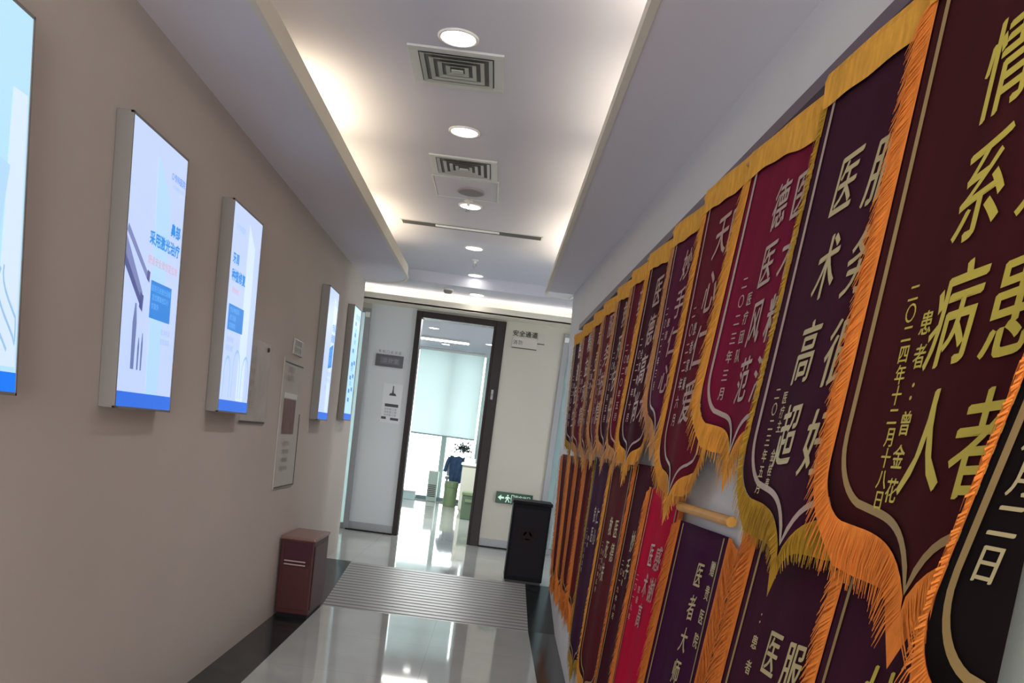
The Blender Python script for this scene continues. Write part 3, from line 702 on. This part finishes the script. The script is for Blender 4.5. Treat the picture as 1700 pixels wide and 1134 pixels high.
# ------------------------------------------------------------------ banner wall
mb = MB()
for (ya, yb) in ((.2, 2.2), (2.2, 4.2), (4.2, 6.4)):
    za, zb = [.918 - .013 * q for q in (ya, yb)]
    vs_ = []
    for y, z in ((ya, za), (yb, zb)):
        w = wallx(y, z)
        vs_ += [(w, y, z - .022), (w - .03, y, z - .022), (w - .03, y, z + .012), (w, y, z + .022)]
    mb.add(vs_, [(0, 1, 5, 4), (1, 2, 6, 5), (2, 3, 7, 6), (3, 0, 4, 7), (3, 2, 1, 0), (4, 5, 6, 7)])
struct(mb.build('trim_7', mat('purple grey hanging rail', (98, 84, 96), .5)))

CLOTH, FR, GOLD = {}, {}, {}
for nm, c in dict(black=(24, 17, 19), maroon=(62, 22, 25), plum=(58, 24, 40), crimson=(112, 22, 50), wine=(98, 22, 38), purple=(86, 24, 54), dark=(62, 19, 33), scarlet=(176, 14, 52), violet=(58, 18, 50), brown=(84, 25, 31)).items():
    CLOTH[nm] = mat(nm + ' velvet', c, .75, spec=.06, var=.10, scale=3, stretch=(1, 6, 1), bump=.15)
for nm, c in dict(orange=(228, 132, 56), amber=(220, 152, 62), mustard=(172, 132, 42), peach=(196, 140, 90), sleeve=(218, 160, 66), deep=(212, 118, 48)).items():
    FR[nm] = mat(nm + ' fringe threads', c, .8, spec=.1, var=.16, scale=60, stretch=(1, 1, .3), bump=.3)
for nm, c in dict(gold=(190, 174, 62), pale=(180, 166, 122), line=(150, 124, 74), silver=(166, 146, 134), rose=(170, 138, 126)).items():
    GOLD[nm] = mat(nm + ' lettering foil', c, .45, spec=.4)
M['rod'] = mat('yellow varnished wood', (200, 144, 64), .45, var=.1, scale=20)

def banner(label, yl, w, zt, ztip, cloth, fringe, line, ink, texts, lift=(.045, .075), slant=0., side=.06, bottom=.075, step=.006, group='red pennants, upper row', rod=True, valance=True, fold=.004, curl=0., phase=0., swag=.010, inset=.04):
    """yl: far (left) cloth edge on the wall; u runs from -w/2 (far) to w/2 (near)"""
    yc = yl - w / 2; hw = w / 2; H = zt - ztip
    t = thing('silk_banner', label, 'banner', (wallx(yc, zt) - .03, yc, zt), group)
    def W(u, v, n=0.):
        s = max(0, min(1.1, (zt - v) / H))
        l = lift[1] + (lift[0] - lift[1]) * max(-.15, min(1.08, (u + hw) / w))
        l += fold * math.sin(11 * u / w + 2.2 * v + phase) * (0.3 + s) + curl * s * max(0, -u / hw) ** 2
        y = yc - u * (1 - .0) + slant * s - curl * .6 * s * max(0, -u / hw) ** 2
        return (wallx(y, v) - l - n, y, v)
    def B(u, h, tip):
        q = min(1, abs(u) / h); v = tip + .085 * (1 - math.exp(-q / .14)) + .012 * q
        t0 = 1 - min(.45, .10 / h)
        if q > t0: v += .10 * (1 - math.sqrt(max(0, 1 - ((q - t0) / (1 - t0)) ** 2)))
        return v
    # cloth
    mb = MB(); nu, nv = 32, 14
    grid = []
    for i in range(nu + 1):
        q = -1 + 2 * i / nu; q = math.copysign(1 - (1 - abs(q)) ** 1.25, q) if abs(q) > .4 else q
        u = q * hw; b = B(u, hw, ztip)
        grid.append([W(u, zt + (b - zt) * j / nv) for j in range(nv + 1)])
    for i in range(nu):
        for j in range(nv): mb.quad(grid[i][j], grid[i][j + 1], grid[i + 1][j + 1], grid[i + 1][j])
    me_v = {}
    o = mb.build('cloth', cloth, t, smooth=True, fix=False)
    bm = bmesh.new(); bm.from_mesh(o.data); bmesh.ops.remove_doubles(bm, verts=bm.verts[:], dist=1e-5)
    bm.to_mesh(o.data); bm.free()
    sol = o.modifiers.new('thickness', 'SOLIDIFY'); sol.thickness = .003; sol.offset = -1
    # outline path
    def path(h, tip, top, n=40):
        pts = [(-h, top + (B(h, h, tip) - top) * k / 16) for k in range(17)]
        for k in range(1, n):
            q = -1 + 2 * k / n; q = math.copysign(1 - (1 - abs(q)) ** 1.6, q) if abs(q) > .5 else q
            pts.append((q * h, B(q * h, h, tip)))
        pts += [(h, top + (B(h, h, tip) - top) * (16 - k) / 16) for k in range(17)]
        return pts
    def ribbon(pts, width, n, mb):
        out = []
        for i, (u, v) in enumerate(pts):
            a = pts[max(i - 1, 0)]; b = pts[min(i + 1, len(pts) - 1)]
            dx, dy = b[0] - a[0], b[1] - a[1]; l = math.hypot(dx, dy) or 1
            nx, ny = -dy / l * width / 2, dx / l * width / 2
            out.append((W(u + nx, v + ny, n), W(u - nx, v - ny, n)))
        for i in range(len(out) - 1): mb.quad(out[i][1], out[i + 1][1], out[i + 1][0], out[i][0])
    ins = min(inset, w * .085)
    mb = MB(); ribbon(path(hw - ins, ztip + .030, zt - .005), .012 if w > .5 else .009, .0032, mb); mb.build('border_line', line, t, fix=False)
    # fringe: a woven tape along the edge and hanging threads
    mb = MB(); pts = path(hw, ztip, zt)
    tape = min(.03, .010 + side * .35)
    ribbon(path(hw + tape * .3, ztip - tape * .4, zt), tape, .0022, mb)
    ed = []
    for i, (u, v) in enumerate(pts):        # the close-packed inner threads
        a = pts[max(i - 1, 0)]; b = pts[min(i + 1, len(pts) - 1)]
        dx, dy = b[0] - a[0], b[1] - a[1]; l = math.hypot(dx, dy) or 1
        nx, ny = dy / l, -dx / l; sy = abs(nx)
        ed.append((W(u, v, .0012), W(u + nx * side * .72 * sy, v - bottom * .82 * (1 - sy) - .02 * sy, .0022)))
    for i in range(len(ed) - 1): mb.quad(ed[i][0], ed[i][1], ed[i + 1][1], ed[i + 1][0])
    seglen = 0.; out = []
    for i in range(len(pts) - 1):
        (u0, v0), (u1, v1) = pts[i], pts[i + 1]; L_ = math.hypot(u1 - u0, v1 - v0)
        dx, dy = (u1 - u0) / L_, (v1 - v0) / L_
        nx, ny = dy, -dx                      # outward
        k = max(1, int(L_ / step))
        for j in range(k):
            f = (j + random.random() * .6) / k; u, v = u0 + (u1 - u0) * f, v0 + (v1 - v0) * f
            sidey = abs(nx)                                         # 1 on the vertical edges
            ln = (side * sidey + bottom * (1 - sidey)) * random.uniform(.88, 1.08)
            gx, gy = nx * sidey * .95, -(.55 * sidey + 1.0 * (1 - sidey))
            g = math.hypot(gx, gy); gx /= g; gy /= g
            gx += random.uniform(-.10, .10)
            n0 = random.uniform(.003, .009); wd = step * .75
            px, py = -gy * wd / 2, gx * wd / 2
            a = [(u + px, v + py), (u - px, v - py)]
            m_ = (u + gx * ln * .5, v + gy * ln * .5 - .004 * sidey); e = (u + gx * ln, v + gy * ln - .018 * sidey)
            vs_ = [W(*a[0], .0025), W(*a[1], .0025), W(m_[0] + px, m_[1] + py, n0), W(m_[0] - px, m_[1] - py, n0), W(e[0] + px * .5, e[1] + py * .5, n0 * .7), W(e[0] - px * .5, e[1] - py * .5, n0 * .7)]
            mb.add(vs_, [(0, 1, 3, 2), (2, 3, 5, 4)])
    mb.build('fringe', fringe, t, fix=False)
    if valance:
        mb = MB(); k = 30; rows_ = []
        for j in range(k + 1):
            u = -hw - .012 + (w + .024) * j / k; hgt = .012 + swag * (.5 + .5 * math.sin(5 * u / w + phase)) + .002 * math.sin(23 * u / w)
            rows_.append([W(u, zt + .056, .002), W(u, zt + .054, .009), W(u, zt + .038, .012), W(u, zt + .018, .009), W(u, zt - hgt * .5, .007), W(u, zt - hgt, .006)])
        for j in range(k):
            for q in range(5): mb.quad(rows_[j][q], rows_[j][q + 1], rows_[j + 1][q + 1], rows_[j + 1][q])
        mb.build('top_sleeve', FR['sleeve'], t, smooth=True, fix=False)
    if rod:
        rn = .001 if valance else .010
        a, b = W(-hw - (side * .7 if valance else .0), zt + .038, rn), W(hw + .01, zt + .038, rn)
        mb = MB(); mb.tube([a, b], .008 if valance else .013, 12); mb.build('rod', M['rod'], t, smooth=False)
    # lettering, columns read top to bottom
    if texts:
        mb = MB()
        for (s_, u, v, size, pitch, sl, kind) in texts:
            for i, c_ in enumerate(s_):
                if kind == 'big':
                    put_char(mb, c_, u + sl * i, v - i * pitch, size, lambda a, b: W(a, b, .0036), sx=.78, shear=.12, bold=.016, rot=random.uniform(.03, .12))
                else:
                    put_char(mb, c_, u + sl * i, v - i * pitch, size, lambda a, b: W(a, b, .0036), bold=.02)
        if mb.v: mb.build('lettering', ink, t, fix=False)
    return t

C, F_, G_ = CLOTH, FR, GOLD
def std(a, b, w, zt, H, ded, date, k=1.):
    """two phrase columns, a dedication and a date on the far side"""
    p = H * .20
    return [(b, w * .20, zt - .10 * k, p * .85, p, 0, 'big'), (a, -w * .03, zt - .10 * k, p * .85, p, 0, 'big'),
            (ded, -w * .20, zt - H * .45, p * .26, p * .34, 0, 's'), (date, -w * .31, zt - H * .38, p * .26, p * .34, 0, 's')]
# upper row, from the camera end
banner('black banner at the right frame edge, lapping over the maroon one', 0.84, .60, .78, -.30, C['black'], F_['orange'], G_['line'], G_['pale'],
       [('心医术精', .16, .60, .13, .165, 0, 'big'), ('仁德双馨', .02, .60, .13, .165, 0, 'big'), ('二〇二四年八月二日', -.235, .30, .044, .045, 0, 's')], lift=(.05, .10), slant=.17, inset=.024, side=.008, bottom=.13, step=.004, phase=.5)
banner('big dark maroon banner with yellow characters, nearest fully readable one', 1.53, .62, .765, -.15, C['maroon'], F_['orange'], G_['line'], G_['gold'],
       [('情系病人', -.055, .56, .145, .165, .006, 'big'), ('心系患者', .088, .56, .140, .165, -.003, 'big'), ('患者：曾金花', -.115, .23, .036, .046, .002, 's'), ('二〇二四年十二月十八日', -.172, .28, .030, .0295, .0035, 's')],
       slant=-.10, side=.06, bottom=.085, step=.004, phase=1.2)
banner('dark plum banner with pale characters, directly left of the big maroon one', 1.955, .64, .755, -.145, C['plum'], F_['mustard'], G_['silver'], G_['pale'],
       [('医术高超', -.115, .54, .125, .155, .005, 'big'), ('服务很好', .02, .53, .125, .155, .006, 'big'), ('医疗主　金桂春', -.165, .15, .026, .028, .002, 's'), ('二〇二三年五月', -.215, .16, .028, .031, .002, 's')],
       slant=-.03, side=.018, bottom=.085, step=.004, phase=2.1)
banner('crimson banner with a pointed foot above the bare wall patch', 2.43, .56, .745, .01, C['crimson'], F_['amber'], G_['silver'], G_['silver'],
       std('德医风范', '医术精湛', .50, .70, .66, '医疗团队', '二〇二三年三月'), slant=-.06, side=.07, bottom=.08, step=.005, curl=.02, phase=.2, swag=.03)
banner('long wine red banner, its point hanging over the crimson lower one', 2.87, .47, .765, -.12, C['wine'], F_['amber'], G_['silver'], G_['rose'],
       std('天心仁爱', '医术高明', .46, .74, .78, '患者家属', '二〇二二年六月'), slant=-.04, side=.05, phase=1.7, lift=(.054, .078))
banner('short purple-red upper banner between the long wine red one and a dark one', 3.29, .44, .755, .055, C['purple'], F_['peach'], G_['silver'], G_['rose'],
       std('妙手仁心', '华佗再世', .44, .74, .62, '患者', '二〇二二年三月'), slant=-.02, side=.05, phase=2.9)
banner('dark upper banner, seventh counted from the black one at the camera end', 3.70, .44, .74, -.06, C['dark'], F_['amber'], G_['silver'], G_['rose'],
       std('医德高尚', '仁心仁术', .44, .72, .72, '全家敬赠', '二〇二一年十月'), slant=.05, side=.06, phase=.9)
far = [(4.05, 'wine', 'peach', 'wine red upper banner, eighth counted from the black one at the camera end', '药到病除', '医者仁心'),
       (4.42, 'dark', 'peach', 'dark upper banner between two wine red ones, fifth from the far end', '救死扶伤', '妙手回春'),
       (4.84, 'wine', 'peach', 'wine red upper banner, fourth from the far end of the row', '服务热情', '技术精湛'),
       (5.20, 'brown', 'peach', 'brown-red upper banner, third from the far end of the row', '悬壶济世', '德艺双馨'),
       (5.65, 'wine', 'peach', 'wine red upper banner, last but one at the far end', '精益求精', '医术超群'),
       (6.09, 'dark', 'mustard', 'dark red banner at the far end of the upper row', '感谢医生', '医者父母')]
for k, (yl, c, f, lab, a, b) in enumerate(far):
    banner(lab, yl, .42, .735 - .010 * k, -.06 + .012 * (k % 3), C[c], F_[f], G_['rose'], G_['rose'], std(a, b, .42, .73, .72, '患者', '二〇二〇年五月'), side=.045, bottom=.07, step=.008, phase=k * 1.1)
# lower row
LOW = dict(lift=(.012, .034), group='red pennants, lower row', valance=False, rod=False)
banner('maroon lower banner at the bottom edge with orange side fringe, nearest of its row', 1.40, .44, -.12, -1.12, C['plum'], F_['orange'], G_['line'], G_['gold'],
       [('妙手回春', -.02, -.30, .13, .17, 0, 'big'), ('医德高尚', .12, -.30, .13, .17, 0, 'big')], side=.055, phase=.3, step=.006, **dict(LOW, lift=(.012, .027)))
banner('lower maroon banner with two pale characters under the plum banner tassels', 1.835, .44, -.09, -1.12, C['plum'], F_['deep'], G_['line'], G_['pale'],
       [('医术精湛', .0, -.32, .095, .13, 0, 'big'), ('服务一流', .095, -.32, .095, .13, 0, 'big'), ('：患者敬赠', -.10, -.27, .03, .05, 0, 's'), ('贵院惠存', .175, -.25, .03, .05, 0, 's')], side=.13, phase=1.3, step=.006, **LOW)
banner('purple lower banner hanging from a bare yellow rod', 2.54, .44, -.155, -1.1, C['violet'], F_['deep'], G_['line'], G_['pale'],
       [('医者大师', .06, -.27, .07, .085, .0, 'big'), ('赠贵医院', .15, -.24, .04, .06, 0, 's')], side=.11, phase=2.3, step=.006, **dict(LOW, rod=True))
banner('bright scarlet lower banner between wide orange fringes', 3.06, .38, -.09, -1.1, C['scarlet'], F_['orange'], G_['line'], G_['rose'],
       std('医术高', '感谢', .4, -.2, .5, '患者', '二〇一九年'), side=.085, phase=.7, step=.007, **LOW)
banner('dark lower banner just beyond the scarlet one', 3.42, .36, -.02, -1.1, C['dark'], F_['deep'], G_['line'], G_['pale'],
       std('妙手', '仁心', .36, -.2, .5, '患者', '二〇一九年八月'), side=.05, phase=1.9, step=.008, **LOW)
banner('brown-maroon lower banner between the dark lower one and the violet one', 4.06, .46, -.03, -1.08, C['brown'], F_['amber'], G_['line'], G_['pale'],
       std('救死扶', '医德', .46, -.2, .5, '贵院惠存', '二〇一九年五月'), side=.05, phase=2.7, step=.008, **LOW)
banner('violet lower banner next to the bundle of folded orange-fringed ones', 4.66, .44, -.02, -1.10, C['violet'], F_['mustard'], G_['line'], G_['silver'],
       std('良医', '仁心', .44, -.2, .5, '患者', '二〇一八年五月'), side=.05, phase=.1, step=.008, **LOW)
for k, (yl, lab) in enumerate(((5.02, 'narrow folded orange-fringed lower banner right beside the violet one'), (5.50, 'narrow folded orange-fringed lower banner, second beyond the violet one'), (6.0, 'narrow folded orange-fringed lower banner, last but one before the black cabinet'), (6.6, 'farthest narrow folded orange-fringed lower banner, nearest the black cabinet'))):
    banner(lab, yl, .20, -.04, -.92 - .02 * k, C['brown'], F_['deep' if k % 2 else 'orange'], G_['line'], G_['pale'], [], side=.17, bottom=.10, phase=k * 1.7, step=.007, **LOW)

# steel stand pole in the bottom right corner, close to the camera
so = thing('stand_pole', 'grey steel pole rising at the bottom right corner in front of the black banner', 'pole', (.388, .60, ZF))
mb = MB(); mb.lathe((.388, .60, ZF), [(.085, 0), (.085, .008), (.07, .016), (.028, .022)], 36); mb.build('base', M['steel'], so, smooth=True)
mb = MB(); mb.lathe((.388, .60, ZF + .02), [(.026, 0), (.026, 1.45)], 28); mb.build('tube', mat('grey steel', (112, 118, 112), .45, metal=.3), so, smooth=True)
mb = MB(); mb.lathe((.388, .60, ZF + 1.47), [(.03, 0), (.03, .02), (.018, .034), (.004, .038)], 24); mb.build('cap', M['steel'], so, smooth=True)
